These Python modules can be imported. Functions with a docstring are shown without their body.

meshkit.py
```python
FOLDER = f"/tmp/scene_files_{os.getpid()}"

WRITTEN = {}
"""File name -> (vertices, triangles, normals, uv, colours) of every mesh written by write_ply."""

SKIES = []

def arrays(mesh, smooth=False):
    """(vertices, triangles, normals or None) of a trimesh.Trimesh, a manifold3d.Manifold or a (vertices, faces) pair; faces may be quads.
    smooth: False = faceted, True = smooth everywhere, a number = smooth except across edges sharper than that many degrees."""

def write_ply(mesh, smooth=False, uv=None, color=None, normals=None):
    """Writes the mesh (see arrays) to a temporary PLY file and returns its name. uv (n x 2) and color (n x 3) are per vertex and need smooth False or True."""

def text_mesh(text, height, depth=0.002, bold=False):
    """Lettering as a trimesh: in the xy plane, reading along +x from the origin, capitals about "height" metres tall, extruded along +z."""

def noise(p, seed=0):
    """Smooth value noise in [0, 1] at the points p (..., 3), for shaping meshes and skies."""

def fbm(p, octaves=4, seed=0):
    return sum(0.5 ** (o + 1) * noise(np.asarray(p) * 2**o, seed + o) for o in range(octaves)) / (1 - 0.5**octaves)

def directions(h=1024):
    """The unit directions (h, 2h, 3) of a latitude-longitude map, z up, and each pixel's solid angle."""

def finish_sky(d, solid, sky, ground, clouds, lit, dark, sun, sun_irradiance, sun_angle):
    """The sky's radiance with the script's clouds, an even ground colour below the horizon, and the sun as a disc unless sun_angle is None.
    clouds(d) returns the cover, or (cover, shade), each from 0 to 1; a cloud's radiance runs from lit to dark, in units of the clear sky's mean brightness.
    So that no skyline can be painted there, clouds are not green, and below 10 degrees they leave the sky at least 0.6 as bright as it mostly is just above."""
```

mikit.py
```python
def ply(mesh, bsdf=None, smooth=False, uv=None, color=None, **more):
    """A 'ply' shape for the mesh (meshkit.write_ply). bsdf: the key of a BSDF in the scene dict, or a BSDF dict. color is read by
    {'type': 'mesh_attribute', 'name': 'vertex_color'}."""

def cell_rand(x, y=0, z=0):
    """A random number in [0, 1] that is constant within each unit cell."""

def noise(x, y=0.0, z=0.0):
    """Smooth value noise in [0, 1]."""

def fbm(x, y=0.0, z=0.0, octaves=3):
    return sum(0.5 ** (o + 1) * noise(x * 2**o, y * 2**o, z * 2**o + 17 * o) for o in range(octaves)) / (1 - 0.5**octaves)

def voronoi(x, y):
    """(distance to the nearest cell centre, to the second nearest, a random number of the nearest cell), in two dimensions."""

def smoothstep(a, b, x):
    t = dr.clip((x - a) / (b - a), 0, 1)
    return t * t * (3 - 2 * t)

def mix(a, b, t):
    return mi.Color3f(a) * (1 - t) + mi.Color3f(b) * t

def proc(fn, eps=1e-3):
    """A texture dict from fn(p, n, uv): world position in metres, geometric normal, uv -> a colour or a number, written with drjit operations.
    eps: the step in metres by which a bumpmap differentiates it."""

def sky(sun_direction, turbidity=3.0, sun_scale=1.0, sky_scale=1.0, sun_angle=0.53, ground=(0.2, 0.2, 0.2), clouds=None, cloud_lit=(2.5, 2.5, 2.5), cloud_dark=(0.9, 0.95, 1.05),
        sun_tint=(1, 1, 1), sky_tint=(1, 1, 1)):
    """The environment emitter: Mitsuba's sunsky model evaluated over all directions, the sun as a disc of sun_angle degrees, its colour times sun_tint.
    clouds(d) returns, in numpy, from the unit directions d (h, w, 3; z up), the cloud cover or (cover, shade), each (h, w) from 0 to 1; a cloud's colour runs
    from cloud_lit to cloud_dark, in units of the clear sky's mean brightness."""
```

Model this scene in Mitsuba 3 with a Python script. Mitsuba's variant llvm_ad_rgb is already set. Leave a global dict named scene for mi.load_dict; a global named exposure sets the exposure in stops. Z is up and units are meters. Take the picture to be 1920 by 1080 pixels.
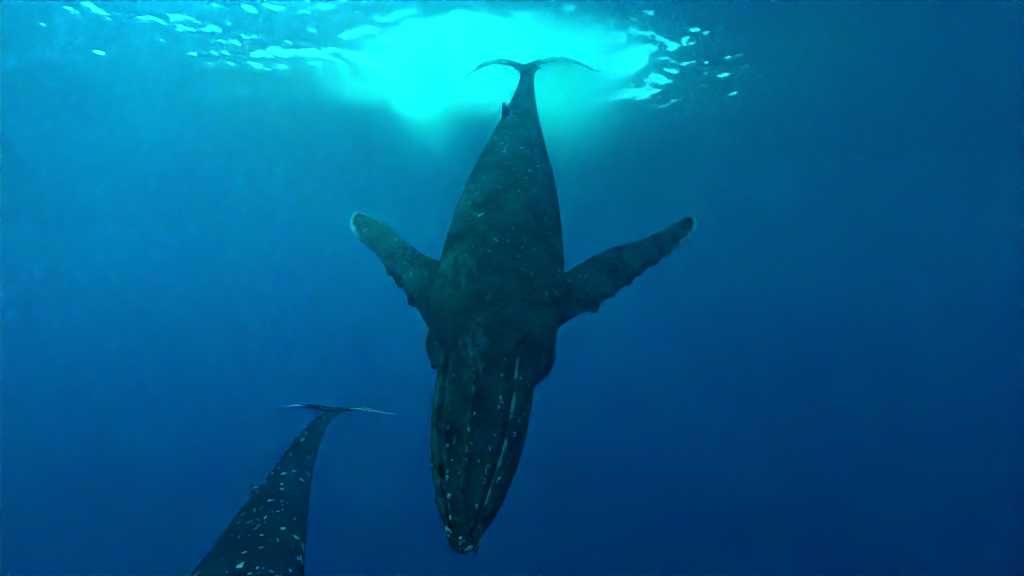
import math
import numpy as np
import trimesh
import manifold3d as m3
import scipy.sparse as sp
from scipy.spatial import cKDTree
from scipy.interpolate import CubicSpline, PchipInterpolator
import drjit as dr
import mitsuba as mi
import mikit
import meshkit

T = mi.ScalarTransform4f
scene, labels = {}, {}

# ------------------------------------------------------------------ camera, light, exposure
# z = 0 is the mean sea level; the diver's camera hangs 9.2 m below it and looks slightly upward
EYE, PITCH = np.array([0.0, 0.0, -9.2]), math.radians(6.0)
SUN = (-0.60, 0.58, 0.60)
exposure = 3.1
CHURN_STEEP, BUB, BUB_G, SS, SA = 0.009, 1.5, 0.86, 0.9, 26.0
SWELL, SWELL_W, VEIL = 0.55, 4.7, 0.68
RIPPLE = 0.0026
SEED, WAVE_A, WAVE_AZ = 3, 0.0046, 1.35
SEA_G, SEA_SIGMA, SEA_ALBEDO = 0.82, 0.04, (0.04, 0.355, 0.695)

scene['sea_water_medium'] = {'type': 'homogeneous', 'albedo': {'type': 'rgb', 'value': list(SEA_ALBEDO)}, 'sigma_t': SEA_SIGMA, 'phase': {'type': 'hg', 'g': SEA_G}}
scene['camera'] = {'type': 'perspective', 'fov': 96.94, 'near_clip': 0.1, 'far_clip': 3000.0,
                   'to_world': T().look_at(EYE.tolist(), (EYE + [0, math.cos(PITCH), math.sin(PITCH)]).tolist(), [0, 0, 1]),
                   'medium': {'type': 'ref', 'id': 'sea_water_medium'}}


def veil(d):
    """Thin high cloud over most of the sky."""
    return VEIL * (0.55 + 0.45 * meshkit.fbm(d * [2.5, 2.5, 5.0], 4, 7))


# a soft sun behind thin cloud; red is what the sea has already swallowed
scene['sky'] = mikit.sky(SUN, turbidity=3, sun_scale=SS, sun_angle=SA, sky_scale=1.0, sky_tint=(0.02, 0.95, 0.92), sun_tint=(0.02, 1.0, 1.0),
                         clouds=veil, cloud_lit=(0.05, 2.4, 2.2), cloud_dark=(0.03, 1.1, 1.0))


def sstep(a, b, x):
    t = np.clip((x - a) / (b - a), 0, 1)
    return t * t * (3 - 2 * t)


# ------------------------------------------------------------------ the sea: one closed body of water with a waved surface
rng = np.random.default_rng(SEED)
WAVES = []
for i in range(46):
    wl = 10 * 0.82 ** (i % 23) * rng.uniform(0.8, 1.2)
    az = rng.normal(WAVE_AZ, 0.45)
    WAVES.append((2 * np.pi / wl * np.cos(az), 2 * np.pi / wl * np.sin(az), rng.uniform(0, 6.28), WAVE_A * wl ** 0.9))


GUSTS = ((-12.5, 12.8, 4.5, 2.2, 0.5), (-9.0, 13.2, 2.0, 1.5, 0.3), (-15.0, 14.2, 4.0, 1.5, 0.8), (6.8, 12.0, 2.0, 1.3, -0.75), (6.8, 14.2, 1.6, 1.2, -0.3), (11.0, 12.0, 3.0, 1.3, -0.6))


def wave(x, y):
    """Wind ripples, steeper where a gust or the whale's wake crosses them."""
    gust = 1 + sum(k * np.exp(-((x - x0) / wx) ** 2 - ((y - y0) / wy) ** 2) for x0, y0, wx, wy, k in GUSTS)
    return gust * sum(a * (2 * ((np.sin(kx * x + ky * y + ph) + 1) / 2) ** 1.6 - 1) for kx, ky, ph, a in WAVES)


CHURN = []
for i in range(60):
    wl = rng.uniform(0.45, 2.2)
    az = rng.uniform(0, 2 * np.pi)
    CHURN.append((2 * np.pi / wl * np.cos(az), 2 * np.pi / wl * np.sin(az), rng.uniform(0, 6.28), CHURN_STEEP * wl))


RIPPLES = []
for i in range(36):
    wl = rng.uniform(0.32, 0.9)
    az = rng.uniform(0, 2 * np.pi)
    RIPPLES.append((2 * np.pi / wl * np.cos(az), 2 * np.pi / wl * np.sin(az), rng.uniform(0, 6.28), RIPPLE * wl))


def churned(x, y):
    """Where the tail has just broken the surface: an eddying patch of short steep waves."""
    p = np.stack([x * 0.35, y * 0.5, 0 * x], -1)
    r = np.sqrt((np.abs(x + 0.2) / 5.6) ** 1.5 + (np.abs(y - 14.9) / 2.8) ** 2) + 0.8 * (meshkit.fbm(p, 4, 21) - 0.5)
    return sstep(1.05, 0.6, r)


def build_water():
    out = np.geomspace(1, 560, 30)
    xs = np.concatenate([-30 - out[::-1], np.arange(-30, -9, 0.08), np.arange(-9, 9, 0.06), np.arange(9, 30.05, 0.08), 30 + out])
    ys = np.concatenate([2 - out[::-1], np.arange(2, 9, 0.1), np.arange(9, 21, 0.06), np.arange(21, 45.05, 0.1), 45 + out])
    X, Y = np.meshgrid(xs, ys)
    Z = wave(X, Y) * np.clip(1.4 - np.hypot(X, Y - 15) / 80, 0, 1)
    box = (np.abs(X) < 12) & (np.abs(Y - 14) < 8)
    x, y = X[box], Y[box]
    Z[box] += churned(x, y) * sum(a * np.sin(kx * x + ky * y + ph) for kx, ky, ph, a in CHURN)
    # the heap of water thrown up by the dive: a short swell running down away from the diver
    heap = np.exp(-(np.abs(x - 0.6) / SWELL_W) ** 2.4 - ((y - 15.2) / 4.2) ** 4)
    Z[box] += heap * (0.32 + SWELL * np.cos(np.pi * (y - 12.5) / 5.9))
    Z = np.where(Z < -0.3, -0.3 - 0.2 * np.tanh((-0.3 - Z) / 0.2), Z)
    near = np.hypot(X, Y) < 30
    x, y = X[near], Y[near]
    Z[near] += sstep(30, 24, np.hypot(x, y)) * (0.4 + 1.2 * meshkit.fbm(np.stack([x * 0.3, y * 0.5, 0 * x], -1), 3, 4)) * sum(a * np.sin(kx * x + ky * y + ph) for kx, ky, ph, a in RIPPLES)
    nx, ny = len(xs), len(ys)
    v = np.stack([X, Y, Z], -1).reshape(-1, 3)
    i = np.arange(nx * ny).reshape(ny, nx)
    q = np.stack([i[:-1, :-1], i[:-1, 1:], i[1:, 1:], i[1:, :-1]], -1).reshape(-1, 4)
    rim = np.concatenate([i[0, :], i[1:, -1], i[-1, -2::-1], i[-2:0:-1, 0]])
    low = v[rim].copy()
    low[:, 2] = -300
    n, m = len(v), len(rim)
    k = np.arange(m)
    k2 = (k + 1) % m
    f = np.vstack([q[:, [0, 1, 2]], q[:, [0, 2, 3]], np.stack([rim[k], n + k, n + k2], 1), np.stack([rim[k], n + k2, rim[k2]], 1), np.stack([n + k, np.full(m, n + m), n + k2], 1)])
    return trimesh.Trimesh(np.vstack([v, low, [[0, 0, -300]]]), f, process=False)


scene['water'] = mikit.ply(build_water(), {'type': 'dielectric', 'int_ior': 1.333, 'ext_ior': 1.0}, smooth=40, interior={'type': 'ref', 'id': 'sea_water_medium'})
labels['water'] = {'label': 'deep blue sea water under its rippled bright surface', 'kind': 'structure'}


# ------------------------------------------------------------------ bubbles beaten into the water by the diving tail
def build_bubbles():
    lo, hi, n = np.array([-9.5, 8.5, -4.8]), np.array([8.5, 21.0, -0.52]), (144, 96, 52)
    gx, gy, gz = [lo[k] + (np.arange(n[k]) + 0.5) / n[k] * (hi[k] - lo[k]) for k in range(3)]
    X, Y, Z = np.meshgrid(gx, gy, gz, indexing='ij')
    p = np.stack([X, Y, Z], -1)
    wob = meshkit.fbm(p * [0.5, 0.5, 0.35], 4, 5) - 0.5
    fine = meshkit.fbm(p * [1.1, 1.1, 0.6] + 9, 3, 8)
    r = np.sqrt((np.abs(X + 0.1) / 6.0) ** 1.4 + (np.abs(Y - 14.9) / 3.0) ** 2)
    raft = sstep(1.15, 0.6, r + wob * 0.6)
    den = raft * sstep(1.2, 0.1, -Z / 1.1 + wob * 0.8) * (0.5 + 0.9 * fine)
    # the plumes the flukes dragged down: thinner with depth
    for x0, y0, wx, wy, depth, amount in ((-2.6, 13.4, 0.7, 1.8, 3.9, 0.8), (1.7, 13.4, 1.1, 2.0, 4.1, 0.85), (-0.2, 12.6, 3.6, 2.4, 2.2, 0.3), (0.5, 12.0, 2.8, 1.3, 2.2, 0.9)):
        q = ((X - x0) / wx) ** 2 + ((Y - y0) / wy) ** 2
        den += amount * np.exp(-q) * sstep(1.25, 0.2, -Z / depth + wob * 0.7) * (0.6 + 0.8 * fine)
    for G, k in ((X, 0), (Y, 1)):
        den *= sstep(0, 1.2, G - lo[k]) * sstep(0, 1.2, hi[k] - G)
    den *= sstep(0, 0.6, Z - lo[2])
    sigma = (0.04 + BUB * den).astype(np.float32)
    grid = mi.VolumeGrid(np.ascontiguousarray(sigma.transpose(2, 1, 0))[..., None])
    scene['bubble_medium'] = {'type': 'heterogeneous', 'albedo': {'type': 'rgb', 'value': [0.5, 0.998, 0.998]}, 'phase': {'type': 'hg', 'g': BUB_G},
                              'sigma_t': {'type': 'gridvolume', 'grid': grid, 'to_world': T().translate(lo.tolist()).scale((hi - lo).tolist())}}
    scene['bubble_cloud'] = {'type': 'cube', 'to_world': T().translate(((lo + hi) / 2).tolist()).scale(((hi - lo) / 2).tolist()), 'bsdf': {'type': 'null'},
                             'interior': {'type': 'ref', 'id': 'bubble_medium'}, 'exterior': {'type': 'ref', 'id': 'sea_water_medium'}}
    labels['bubble_cloud'] = {'label': 'glowing cloud of white water bubbles under the surface round the flukes', 'category': 'bubbles', 'kind': 'stuff'}


build_bubbles()


# ------------------------------------------------------------------ whale skin
def skin(vec, density, pale, seed, dark, patches, guard=None, long=0.8, everywhere=0.15, stretch=1.0, paddles=False, size=4.6):
    """Dark skin with mottling, pale scars and spots. uv.x: metres along the body, uv.y: crusted fin edges, also lip light and fluke haze painted pale. vec: direction across the body."""

    def spots(a, b, k, dens, thin, s):
        out = mi.Float(0)
        ia, ib = dr.floor(a * k), dr.floor(b * k)
        for da in (-1, 0, 1):
            for db in (-1, 0, 1):
                ca, cb = ia + da, ib + db
                on = mikit.cell_rand(ca, cb, s + 1)
                ang = mikit.cell_rand(ca, cb, s + 2) * 3.14 * 0.9 - 0.9
                x = a * k - (ca + mikit.cell_rand(ca, cb, s + 3))
                y = b * k - (cb + mikit.cell_rand(ca, cb, s + 4))
                size = 0.10 + 0.30 * dr.square(mikit.cell_rand(ca, cb, s + 5))
                u, v = x * dr.cos(ang) + y * dr.sin(ang), (y * dr.cos(ang) - x * dr.sin(ang)) * (1 + thin * mikit.cell_rand(ca, cb, s + 6))
                d = dr.sqrt(u * u + v * v) / size
                out = dr.maximum(out, dr.select(on < dens, mikit.smoothstep(1.0, 0.55, d) * (0.35 + 0.65 * mikit.cell_rand(ca, cb, s + 7)), 0))
        return out

    def fn(p, n, uv):
        a = uv.x
        b = p.x * vec[0] + p.y * vec[1] + p.z * vec[2]
        wa = a + 0.16 * (mikit.fbm(p.x * 6, p.y * 6, p.z * 6, 3) - 0.5)
        wb = b + 0.16 * (mikit.fbm(p.x * 6 + 31, p.y * 6, p.z * 6, 3) - 0.5)
        field = mikit.smoothstep(0.44, 0.62, mikit.fbm(p.x * 0.9 + seed, p.y * 0.9, p.z * 0.9, 3))
        fine = mikit.fbm(p.x * 16, p.y * 16, p.z * 16, 3)
        m = spots(wa * stretch, wb, size, density, 3.0, seed + 10) * (everywhere + (1 - everywhere) * field)
        m = dr.maximum(m, spots(wa * stretch, wb, 11.0, density, 1.5, seed + 40) * field)
        m = dr.maximum(m, spots(wa * 0.9 + wb * 0.4, wb - wa * 0.3, 3.0, density * 0.4, 7.0, seed + 70) * long * mikit.smoothstep(2.6, 3.6, a))
        m = m * mikit.smoothstep(0.22, 0.5, fine)
        mott = mikit.fbm(p.x * 2.2, p.y * 2.2, p.z * 2.2, 4)
        col = mikit.mix(dark[0], dark[1], mikit.smoothstep(0.25, 0.75, mott * 0.7 + fine * 0.3))
        streak = mikit.fbm(a * 6 + 3, b * 16, p.z * 3, 4)
        for (a0, b0, ra, rb, s) in patches:
            d = dr.sqrt(dr.square((a - a0) / ra) + dr.square((b - b0) / rb))
            f = mikit.smoothstep(1.1, 0.3, d + 0.7 * (mott - 0.5)) * s
            col = mikit.mix(col, (0.14, 0.22, 0.19), f * mikit.smoothstep(0.3, 0.75, streak))
        if guard:
            w = 0.03 + 0.26 * dr.clip((a - guard[0] + 0.30) / 0.55, 0, 1)
            x = dr.abs(b - guard[1] - 0.05 * (mikit.noise(a * 9, b * 9) - 0.5)) / w
            f = mikit.smoothstep(1.15, 0.6, x) * mikit.smoothstep(-0.42, -0.25, a - guard[0]) * mikit.smoothstep(0.27, 0.14, a - guard[0] + 0.12 * (fine - 0.5))
            col = mikit.mix(col, (0.15, 0.24, 0.20), f * (0.1 + 0.6 * mikit.smoothstep(0.38, 0.7, streak)))
        if paddles:                                           # the flippers are a paler, blotchy grey
            out = mikit.smoothstep(1.15, 1.7, dr.abs(p.x + 0.25)) * dr.select(a < 8, 1.0, 0.0)
            col = mikit.mix(col, (0.085, 0.115, 0.105), out * mikit.smoothstep(0.3, 0.62, mott * 0.7 + fine * 0.3))
        col = mikit.mix(col, pale, m)
        crust_or_light = uv.y * mikit.smoothstep(0.30, 0.56, mikit.fbm(p.x * 6, p.y * 6, p.z * 6, 3) + 0.24 * uv.y - 0.12)
        return mikit.mix(col, (0.8, 0.86, 0.84), crust_or_light)

    return mikit.proc(fn)


def skin_relief(p, n, uv):
    return 0.02 * mikit.fbm(p.x * 5, p.y * 5, p.z * 5, 4)


def skin_bsdf(key, colour):
    scene[key] = {'type': 'bumpmap', 'nested_texture': mikit.proc(skin_relief, eps=0.01), 'scale': 1.0,
                  'nested_bsdf': {'type': 'twosided', 'bsdf': {'type': 'diffuse', 'reflectance': colour}}}


# ------------------------------------------------------------------ whale body
# half width and height above / below the spine in metres, for a whale 12.85 m long; s runs from the snout (0) to the fluke notch (1)
WIDTH = PchipInterpolator(*np.array([(0, .06), (.0012, .10), (.0053, .155), (.0111, .178), (.0145, .20), (.0253, .285), (.0365, .362), (.0602, .473), (.0858, .566), (.1135, .635), (.1435, .67), (.1628, .68), (.1762, .685),
    (.1866, .775), (.1973, .93), (.2083, .975), (.2196, .968), (.2351, .976), (.2513, .999), (.2724, 1.028), (.2947, 1.055), (.3427, 1.066), (.3963, 1.034), (.4565, .977), (.5245, .885), (.602, .714),
    (.691, .49), (.7407, .375), (.7945, .285), (.865, .212), (.9161, .186), (.9569, .20), (1, .42)]).T)
ABOVE = PchipInterpolator(*np.array([(0, .06), (.012, .12), (.05, .22), (.1, .34), (.15, .47), (.2, .66), (.3, .9), (.4, .95), (.5, .86), (.6, .73), (.7, .58), (.8, .42), (.9, .27), (.955, .17), (1, .05)]).T)
BELOW = PchipInterpolator(*np.array([(0, .12), (.012, .2), (.05, .42), (.1, .62), (.2, .9), (.3, 1.02), (.4, .98), (.5, .84), (.6, .67), (.7, .5), (.8, .36), (.9, .25), (.955, .16), (1, .05)]).T)


def loft(rings):
    """A closed mesh through rings of equal count, the ends capped by their centres."""
    n, m = rings.shape[:2]
    v = np.vstack([rings.reshape(-1, 3), rings[0].mean(0), rings[-1].mean(0)])
    i, j = np.meshgrid(np.arange(n - 1), np.arange(m), indexing='ij')
    j2 = (j + 1) % m
    q = np.stack([i * m + j, i * m + j2, (i + 1) * m + j2, (i + 1) * m + j], -1).reshape(-1, 4)
    k = np.arange(m)
    k2 = (k + 1) % m
    f = np.vstack([q[:, [0, 1, 2]], q[:, [0, 2, 3]], np.stack([k2, k, np.full(m, n * m)], 1), np.stack([(n - 1) * m + k, (n - 1) * m + k2, np.full(m, n * m + 1)], 1)])
    t = trimesh.Trimesh(v, f, process=False)
    if t.volume < 0:
        t.invert()
    return t


def solid(t):
    return m3.Manifold(m3.Mesh(vert_properties=np.asarray(t.vertices, np.float32), tri_verts=np.asarray(t.faces, np.uint32)))


def unit(v):
    v = np.asarray(v, float)
    return v / np.linalg.norm(v, axis=-1, keepdims=True)


def foil(le, te, normal, thick, k=44):
    """One closed section of a fin between its leading and trailing edge."""
    a = np.linspace(0, 2 * np.pi, k, endpoint=False)
    x = (1 - np.cos(a)) / 2                                   # 0 at the leading edge
    y = 1.4845 * np.sqrt(np.maximum(x, 0)) - 0.63 * x - 1.758 * x ** 2 + 1.4215 * x ** 3 - 0.5075 * x ** 4
    y = np.maximum(y, 0) * np.sign(np.sin(a)) * thick
    return le + (te - le) * x[:, None] + normal * y[:, None]


def resample(points, n, power=1.0):
    p = np.asarray(points, float)
    t = np.r_[0, np.cumsum(np.linalg.norm(np.diff(p, axis=0), axis=1))]
    return CubicSpline(t / t[-1], p)(np.linspace(0, 1, n) ** power)


class Whale:
    def __init__(self, key, spine, dorsal, length, girth):
        """spine: (s, point); dorsal: (s, direction of the back)."""
        self.key, self.length, self.k = key, length, girth
        s, p = np.array([x[0] for x in spine]), np.array([x[1] for x in spine], float)
        self.curve = CubicSpline(s, p)
        ds, dv = np.array([x[0] for x in dorsal]), unit([x[1] for x in dorsal])
        self.back = PchipInterpolator(ds, dv)

    def frame(self, s):
        t = unit(self.curve(s, 1))
        d = self.back(s)
        d = unit(d - (d * t).sum(-1, keepdims=True) * t)
        return self.curve(s), t, d, np.cross(d, t)            # point, tailward, back, left

    def surface(self, s, a):
        """Points of the skin at s and the angle a from the back (left positive), both arrays of one shape."""
        p, t, d, l = self.frame(s)
        w, up, down = (f(s) * self.k for f in (WIDTH, ABOVE, BELOW))
        e = 0.88
        x = np.sign(np.sin(a)) * np.abs(np.sin(a)) ** e
        c = np.cos(a)
        y = np.where(c > 0, up, down) * np.sign(c) * np.abs(c) ** e
        head = sstep(0.212, 0.175, s) * sstep(0.004, 0.03, s)
        top = sstep(-0.05, 0.25, c)
        ros = 0.64 - 0.10 * sstep(0.1, 0.0, s)
        y = y + self.k * head * top * (0.11 * np.exp(-(x / 0.08) ** 2) * sstep(0.02, 0.06, s)          # median ridge
                                       + 0.02 * np.exp(-((np.abs(x) - ros + 0.10) / 0.10) ** 2)         # rim of the upper jaw
                                       - 0.06 * np.exp(-((np.abs(x) - ros - 0.035) / 0.035) ** 2)       # the mouth line
                                       + 0.06 * sstep(ros + 0.04, ros + 0.14, np.abs(x)) * sstep(1.0, 0.9, np.abs(x))   # lower lip standing up
                                       - 0.03 * np.exp(-((np.abs(x) - 0.26) / 0.14) ** 2) * sstep(0.03, 0.1, s))
        guard = np.exp(-((s - 0.196) / 0.013) ** 2) * np.exp(-(x / 0.22) ** 2) * top
        y = y + self.k * 0.22 * guard                                                                      # splash guard before the blowholes
        for side in (-1, 1):
            y = y - self.k * 0.09 * np.exp(-((s - 0.203) / 0.006) ** 2 - ((x - 0.07 * side) / 0.035) ** 2) * top
        pleat = sstep(0.02, 0.06, s) * sstep(0.55, 0.45, s) * sstep(-0.15, -0.4, c)
        y = y + self.k * 0.018 * pleat * np.cos(x * 44)
        keel = sstep(0.72, 0.82, s) * sstep(0.97, 0.9, s)
        y = y + self.k * 0.05 * keel * np.exp(-(x / 0.25) ** 2) * np.sign(c)
        y = y + self.k * 0.016 * sstep(0.72, 0.76, s) * sstep(0.93, 0.88, s) * np.exp(-(x / 0.22) ** 2) * top * np.cos(s * 2 * np.pi / 0.026 + 2 * np.sin(s * 40))   # knuckles behind the fin
        return p + l * (x * w)[..., None] + d * y[..., None]

    def body(self):
        s = np.r_[np.linspace(0, 0.25, 150)[:-1], np.linspace(0.25, 1.0, 230)]
        a = np.linspace(0, 2 * np.pi, 240, endpoint=False)
        return loft(self.surface(*np.meshgrid(s, a, indexing='ij')))

    def lip(self, side):
        """The edge of the lower lip along the mouth."""
        s = np.linspace(0.035, 0.172, 120)
        ros = 0.64 - 0.10 * sstep(0.1, 0.0, s) + 0.10
        return self.surface(s, side * np.arcsin(ros ** (1 / 0.88)))

    def flukes(self, left, rear, droop, span):
        left, rear = unit(left), unit(rear)
        rear = unit(rear - left * (rear @ left))
        up = np.cross(rear, left)
        up = up if up @ self.back(1.0) > 0 else -up
        o = self.curve(1.0)
        v = np.linspace(-1, 1, 141)
        rings = []
        self.fluke_edge = []
        for q in v:
            r = abs(q)
            le = -1.15 + 0.28 * r + 1.18 * r ** 2.2
            te = 0.03 + 0.30 * math.sin(min(r * 3.0, math.pi / 2)) - 0.02 * r
            if te - le < 0.03:
                te = le + 0.03
            lift = droop[0] * math.sin(math.pi * min(r / 0.9, 1.0)) - (droop[1] if q > 0 else droop[2]) * r ** 2.6
            wob = 0.02 * math.sin(r * 37) * (r > 0.15)
            c = o + left * (q * span / 2) + up * lift * self.k
            L, R = c + rear * (le * self.k), c + rear * ((te + wob) * self.k)
            rings.append(foil(L, R, up, self.k * (0.155 * (1 - r) ** 0.75 + 0.016), 48))
            self.fluke_edge.append((L, R, r))
        return loft(np.array(rings))

    def dorsal_fin(self, s0, chord, height):
        s = s0 + np.array([0.0])
        p, t, d, l = (x[0] for x in self.frame(s))
        base = self.surface(s, np.array([0.0]))[0]
        rings = []
        for h in np.linspace(0, 1, 40):
            le = base + d * (height * (h * 1.15 - 0.15)) + t * (chord * (-0.62 + 0.62 * h ** 0.9))
            te = base + d * (height * (h * 1.15 - 0.15) * (1 - 0.12 * h)) + t * (chord * (0.30 - 0.30 * math.sin(math.pi * h * 0.62) + 0.12 * h ** 2.5))
            rings.append(foil(le, te, l, 0.36 * chord * (1 - h) ** 0.7 + 0.012, 40))
        return loft(np.array(rings))

    def flipper(self, LE, TE, seed):
        n = 110
        le, te = resample(LE, n), resample(TE, n)
        r = np.random.default_rng(seed)
        u = np.linspace(0, 1, n)
        ch = te - le
        knobs = np.zeros(n)
        for c, h, w in zip(np.r_[0.30, 0.40, 0.50, 0.585, 0.67, 0.745, 0.82, 0.885] + r.uniform(-0.012, 0.012, 8), (0.11, 0.04, 0.055, 0.03, 0.035, 0.02, 0.02, 0.012), (0.022, 0.022, 0.02, 0.017, 0.018, 0.014, 0.014, 0.012)):
            knobs += h * np.exp(-((u - c) / w) ** 2)
        scallop = 0.05 * (meshkit.fbm(np.stack([u * 9, 0 * u + seed, 0 * u], -1), 3, seed) - 0.5) * sstep(0.1, 0.3, u)
        # rounded end
        tip = np.clip(np.sqrt(np.clip(1 - (1 - np.clip((1 - u) / 0.11, 0, 1)) ** 2, 0, 1)), 0.06, 1)
        mid = (le + te) / 2
        chu = unit(ch)
        half = np.linalg.norm(ch, axis=1) / 2 * (1 + 0.22 * sstep(0.5, 0.8, u))
        le2 = mid - chu * ((half + knobs * sstep(0.02, 0.2, u)) * tip)[:, None]
        te2 = mid + chu * ((half + scallop) * tip)[:, None]
        axis = unit(np.gradient(mid, axis=0))
        nor = unit(np.cross(axis, chu))
        thick = (0.19 * (1 - u) ** 0.8 + 0.045) * self.k * np.clip(tip, 0.2, 1)
        self.fin_edge = getattr(self, 'fin_edge', []) + [(le2, te2, u)]
        return loft(np.array([foil(le2[i], te2[i], nor[i], thick[i], 56) for i in range(n)]))

    def join(self, pieces, joints):
        whole = solid(pieces[0])
        for t in pieces[1:]:
            whole = whole + solid(t)
        m = whole.to_mesh()
        mesh = trimesh.Trimesh(np.array(m.vert_properties[:, :3], float), np.array(m.tri_verts), process=True)
        mesh = trimesh.Trimesh(*trimesh.remesh.subdivide_to_size(mesh.vertices, mesh.faces, 0.16), process=True)
        v, e = np.array(mesh.vertices), mesh.edges_unique
        wgt = np.zeros(len(v))
        for c, r in joints:
            wgt = np.maximum(wgt, sstep(r, 0.35 * r, np.linalg.norm(v - c, axis=1)))
        A = sp.coo_matrix((np.ones(2 * len(e)), (np.r_[e[:, 0], e[:, 1]], np.r_[e[:, 1], e[:, 0]])), shape=(len(v),) * 2).tocsr()
        deg = np.maximum(np.array(A.sum(1)).ravel(), 1)[:, None]
        for _ in range(60):
            v = v + (A @ v / deg - v) * (0.5 * wgt)[:, None]
        mesh.vertices = v
        return mesh

    def uv(self, v, crust_or_light):
        s = np.linspace(0, 1, 600)
        near = cKDTree(self.curve(s)).query(v)[1]
        lo, hi = np.clip(near - 1, 0, 598), np.clip(near + 1, 1, 599)
        a, b = self.curve(s[lo]), self.curve(s[hi])
        f = np.clip(((v - a) * (b - a)).sum(1) / ((b - a) ** 2).sum(1), 0, 1)
        along = (s[lo] + (s[hi] - s[lo]) * f) * self.length
        pale = np.zeros(len(v))
        for pts, amount, reach in crust_or_light:
            dist, k = cKDTree(pts).query(v)
            pale = np.maximum(pale, amount[k] * sstep(reach, 0.3 * reach, dist))
        return np.stack([along, pale], 1)


def add_whale(w, pieces, joints, crust_or_light, bsdf):
    mesh = w.join(pieces, joints)
    scene[w.key] = mikit.ply(mesh, bsdf, smooth=True, uv=w.uv(np.array(mesh.vertices), crust_or_light))
    return mesh


# ------------------------------------------------------------------ the whale that dives past the camera
MAIN_SPINE = [(0.0, (-.553, 5.277, -11.573)), (.0858, (-.472, 5.916, -10.679)), (.2, (-.34, 6.78, -9.49)), (.3427, (-.168, 7.831, -8.002)), (.4565, (-.052, 8.679, -6.817)),
              (.602, (.095, 9.763, -5.302)), (.7407, (.279, 10.797, -3.856)), (.865, (.392, 11.723, -2.561)), (.94, (.44, 12.28, -1.78)), (1.0, (.476, 12.76, -1.27))]


def rolled(deg):
    a = math.radians(deg)
    return (-math.sin(a), -0.8 * math.cos(a), 0.6 * math.cos(a))


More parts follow.
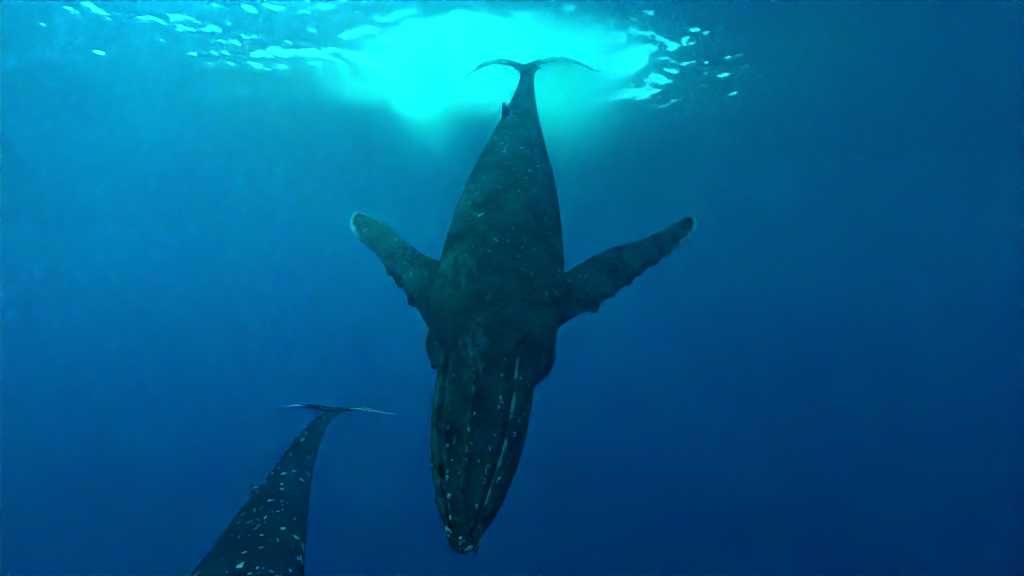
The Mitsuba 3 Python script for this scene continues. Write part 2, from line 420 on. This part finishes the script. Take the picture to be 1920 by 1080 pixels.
main = Whale('humpback_whale', MAIN_SPINE, [(0, rolled(9)), (.2, rolled(8)), (.45, rolled(14)), (.7, rolled(30)), (.85, rolled(20)), (1, rolled(2))], 12.85, 1.0)
LEFT_LE = [(-.75, 7.30, -9.28), (-1.43, 7.63, -9.05), (-1.76, 7.92, -8.57), (-2.1, 8.23, -8.24), (-2.49, 8.53, -7.77), (-2.81, 8.83, -7.42), (-3.16, 9.15, -7.14), (-3.42, 9.46, -6.85), (-3.56, 9.78, -6.56)]
LEFT_TE = [(-.45, 7.3, -8.2), (-.98, 7.52, -8.05), (-1.31, 7.85, -7.88), (-1.66, 8.17, -7.69), (-2.03, 8.49, -7.41), (-2.37, 8.8, -7.13), (-2.74, 9.12, -6.88), (-3.07, 9.45, -6.68), (-3.35, 9.77, -6.42)]
RIGHT_LE = [(.35, 7.3, -9.3), (.79, 7.53, -9.08), (1.23, 7.76, -8.82), (1.65, 7.99, -8.57), (2.02, 8.23, -8.32), (2.46, 8.45, -7.99), (3.0, 8.67, -7.6), (3.49, 8.89, -7.26), (3.86, 9.11, -6.92)]
RIGHT_TE = [(.25, 7.3, -8.4), (.71, 7.44, -8.24), (1.1, 7.67, -8.01), (1.51, 7.91, -7.76), (1.95, 8.15, -7.58), (2.41, 8.39, -7.43), (2.89, 8.63, -7.21), (3.3, 8.86, -6.96), (3.64, 9.1, -6.7)]
pieces = [main.body(), main.flipper(LEFT_LE, LEFT_TE, 1), main.flipper(RIGHT_LE, RIGHT_TE, 2),
          main.flukes((-1, 0.16, 0.06), (0.03, 0.85, 0.51), (0.22, 0.22, 0.16), 4.3), main.dorsal_fin(.69, .85, .25)]
joints = [((-1.15, 7.55, -8.55), 0.75), ((.78, 7.5, -8.65), 0.75), (tuple(main.curve(.95)), 0.55), (tuple(main.surface(np.array([.735]), np.array([0.0]))[0]), 0.16)]


def edge_crust(w):
    out = []
    for le, te, u in w.fin_edge:
        out.append((le, 0.35 * sstep(0.25, 0.4, u) + 0.65 * sstep(0.74, 0.84, u), 0.08))
        out.append((le, sstep(0.76, 0.84, u), 0.15))
        out.append((te, 0.45 * sstep(0.55, 0.85, u), 0.06))
    return out


def splash_guard_at():
    q = main.surface(np.array([.178]), np.array([0.02]))[0]
    return 2.24, float(q @ np.array(ACROSS))


ACROSS = (0.97, 0.1, 0.1)
A0, B0 = splash_guard_at()
LIP_LIGHT = [(main.lip(-1), np.full(120, 0.30), 0.05), (main.lip(1), np.full(120, 0.09), 0.14)]  # lit strip of the left lip and right mouth-line highlight, painted as pale colour
skin_bsdf('main_skin', skin(ACROSS, 0.20, (0.20, 0.30, 0.27), 5, ((0.007, 0.010, 0.009), (0.034, 0.052, 0.045)), [(3.6, B0 - 0.25, 0.7, 0.45, 0.35), (5.4, B0 + 0.15, 0.7, 0.35, 0.3)], (A0, B0), paddles=True))
add_whale(main, pieces, joints, edge_crust(main) + LIP_LIGHT + [(np.array([x[k] for x in main.fluke_edge]), np.array([0.7 * sstep(0.1, 0.35, x[2]) for x in main.fluke_edge]), 0.25) for k in (0, 1)], 'main_skin')  # fluke edges pale like the second whale's; the paint also imitates bubble haze
labels['humpback_whale'] = {'label': 'large dark whale diving head down in the middle with both long flippers spread', 'category': 'whale'}


# wart-like tubercles on the jaws, each a low knob with a pale barnacle-worn top
def warts(p, n, uv):
    f = mikit.fbm(p.x * 30, p.y * 30, p.z * 30, 2)
    return mikit.mix((0.02, 0.03, 0.026), (0.26, 0.34, 0.31), mikit.smoothstep(0.45, 0.62, f) * mikit.smoothstep(0.4, 0.55, mikit.noise(p.x * 5, p.y * 5, p.z * 5)))


scene['wart_skin'] = {'type': 'principled', 'base_color': mikit.proc(warts), 'roughness': 0.6}
KNOBS = []
for k in range(3):
    b = trimesh.creation.icosphere(subdivisions=2)
    b.vertices *= 1 + 0.35 * (meshkit.noise(b.vertices * 2.2 + k * 7)[:, None] - 0.5)
    KNOBS.append(mikit.ply(b, 'wart_skin', smooth=True))
rng = np.random.default_rng(11)
spots = [(s + rng.normal() * 0.004, 0.02 * rng.normal(), 0.030) for s in np.linspace(0.045, 0.172, 9)]
for side in (-1, 1):
    spots += [(s + rng.normal() * 0.004, side * (0.46 + 0.03 * rng.normal()), 0.028) for s in np.linspace(0.02, 0.165, 10)]
    spots += [(s + rng.normal() * 0.005, side * (1.12 + 0.1 * rng.normal()), 0.028) for s in np.linspace(0.018, 0.11, 7)]
spots += [(abs(0.006 + 0.004 * rng.normal()), a, 0.045) for a in np.linspace(-1.9, 1.9, 5)]
for k, (s, a, size) in enumerate(spots):
    sa = np.array([[s, s + 0.002, s], [s, s, s]]), np.array([[a, a, a + 0.03], [a, a, a]])
    q = main.surface(*sa)
    x, y = unit(q[0, 1] - q[0, 0]), unit(q[0, 2] - q[0, 0])
    nrm = unit(np.cross(x, y))
    nrm = nrm if nrm @ (q[0, 0] - main.curve(s)) > 0 else -nrm
    y = np.cross(nrm, x)
    r = size * rng.uniform(0.7, 1.15)
    M = np.eye(4)
    M[:3, 0], M[:3, 1], M[:3, 2], M[:3, 3] = x * r * rng.uniform(1.1, 1.9), y * r, nrm * r * 0.75, q[0, 0]
    scene['humpback_whale__tubercle' + (f'_{k:03d}' if k else '')] = {**KNOBS[k % 3], 'to_world': T(M.tolist())}

# the small dark eyes at the corners of the mouth
scene['eye_wet'] = {'type': 'roughplastic', 'diffuse_reflectance': {'type': 'rgb', 'value': [0.008, 0.009, 0.01]}, 'alpha': 0.1}
EYE_BALL = mikit.ply(trimesh.creation.icosphere(subdivisions=3, radius=0.055), 'eye_wet', smooth=True)
for name, a in (('eye', 1.68), ('eye_001', -1.68)):
    scene['humpback_whale__' + name] = {**EYE_BALL, 'to_world': T().translate(main.surface(np.array([.192]), np.array([a]))[0].tolist())}

# ------------------------------------------------------------------ the second whale, gliding below to the left
L2 = 12.0
TAIL = [(-3.2, 4.0, -13.55), (-4.0, 6.48, -13.6), (-4.63, 8.49, -13.42), (-4.84, 9.37, -13.16), (-5.12, 10.63, -12.79), (-5.38, 11.99, -12.33), (-5.5, 13.05, -11.88), (-5.5, 13.7, -11.62), (-5.40, 14.32, -11.47)]
d = np.r_[0, np.cumsum(np.linalg.norm(np.diff(np.array(TAIL)[::-1], axis=0), axis=1))][::-1]
SPINE2 = [(1 - dd / L2, p) for dd, p in zip(d, TAIL)]
s0, p0 = SPINE2[0]
SPINE2 = [(0.0, tuple(np.array(p0) + np.array((0.28, -0.95, 0.02)) * s0 * L2))] + SPINE2
second = Whale('humpback_whale_001', SPINE2, [(0, (-0.3, 0, 1)), (.35, (-0.7, 0, 0.9)), (.7, (-0.85, -0.1, 0.6)), (.85, (-0.5, 0, 0.9)), (1, (0, 0.1, 1))], L2, L2 / 12.85)


def mirror_flipper(w, pts, side):
    """The main whale's left flipper carried to another whale's body, on its left (1) or right (-1)."""
    o, t, dd, l = (x[0] for x in main.frame(np.array([.29])))
    o2, t2, d2, l2 = (x[0] for x in w.frame(np.array([.29])))
    q = (np.array(pts) - o) * w.k
    return o2 + np.outer(q @ l, l2 * side) - np.outer(0.3 * (q @ t), t2) + np.outer(q @ dd - 0.35 * np.abs(q @ l), d2)


fl = [second.flipper(mirror_flipper(second, LEFT_LE, s), mirror_flipper(second, LEFT_TE, s), 4) for s in (1, -1)]
pieces = [second.body(), *fl, second.flukes((-1, 0, 0.06), (-.355, .924, -.12), (0.07, 0.03, 0.06), 3.62), second.dorsal_fin(.655, .8, .14)]
joints = [(tuple(second.curve(.95)), 0.5), (tuple(second.surface(np.array([.655]), np.array([0.0]))[0]), 0.16)]
crust_or_light = edge_crust(second)
FE = second.fluke_edge
for side in (0, 1):
    crust_or_light.append((np.array([x[side] for x in FE]), np.array([sstep(0.3, 0.55, np.array(x[2])) for x in FE]), 0.10))
skin_bsdf('second_skin', skin((0.95, 0.3, 0.0), 0.42, (0.60, 0.72, 0.68), 29, ((0.002, 0.002, 0.004), (0.006, 0.007, 0.012)), [], None, 0.0, 0.5, 0.6, size=5.6))
add_whale(second, pieces, joints, crust_or_light, 'second_skin')
labels['humpback_whale_001'] = {'label': 'second dark whale with white scars cut off at the lower left, pale tipped flukes up', 'category': 'whale'}
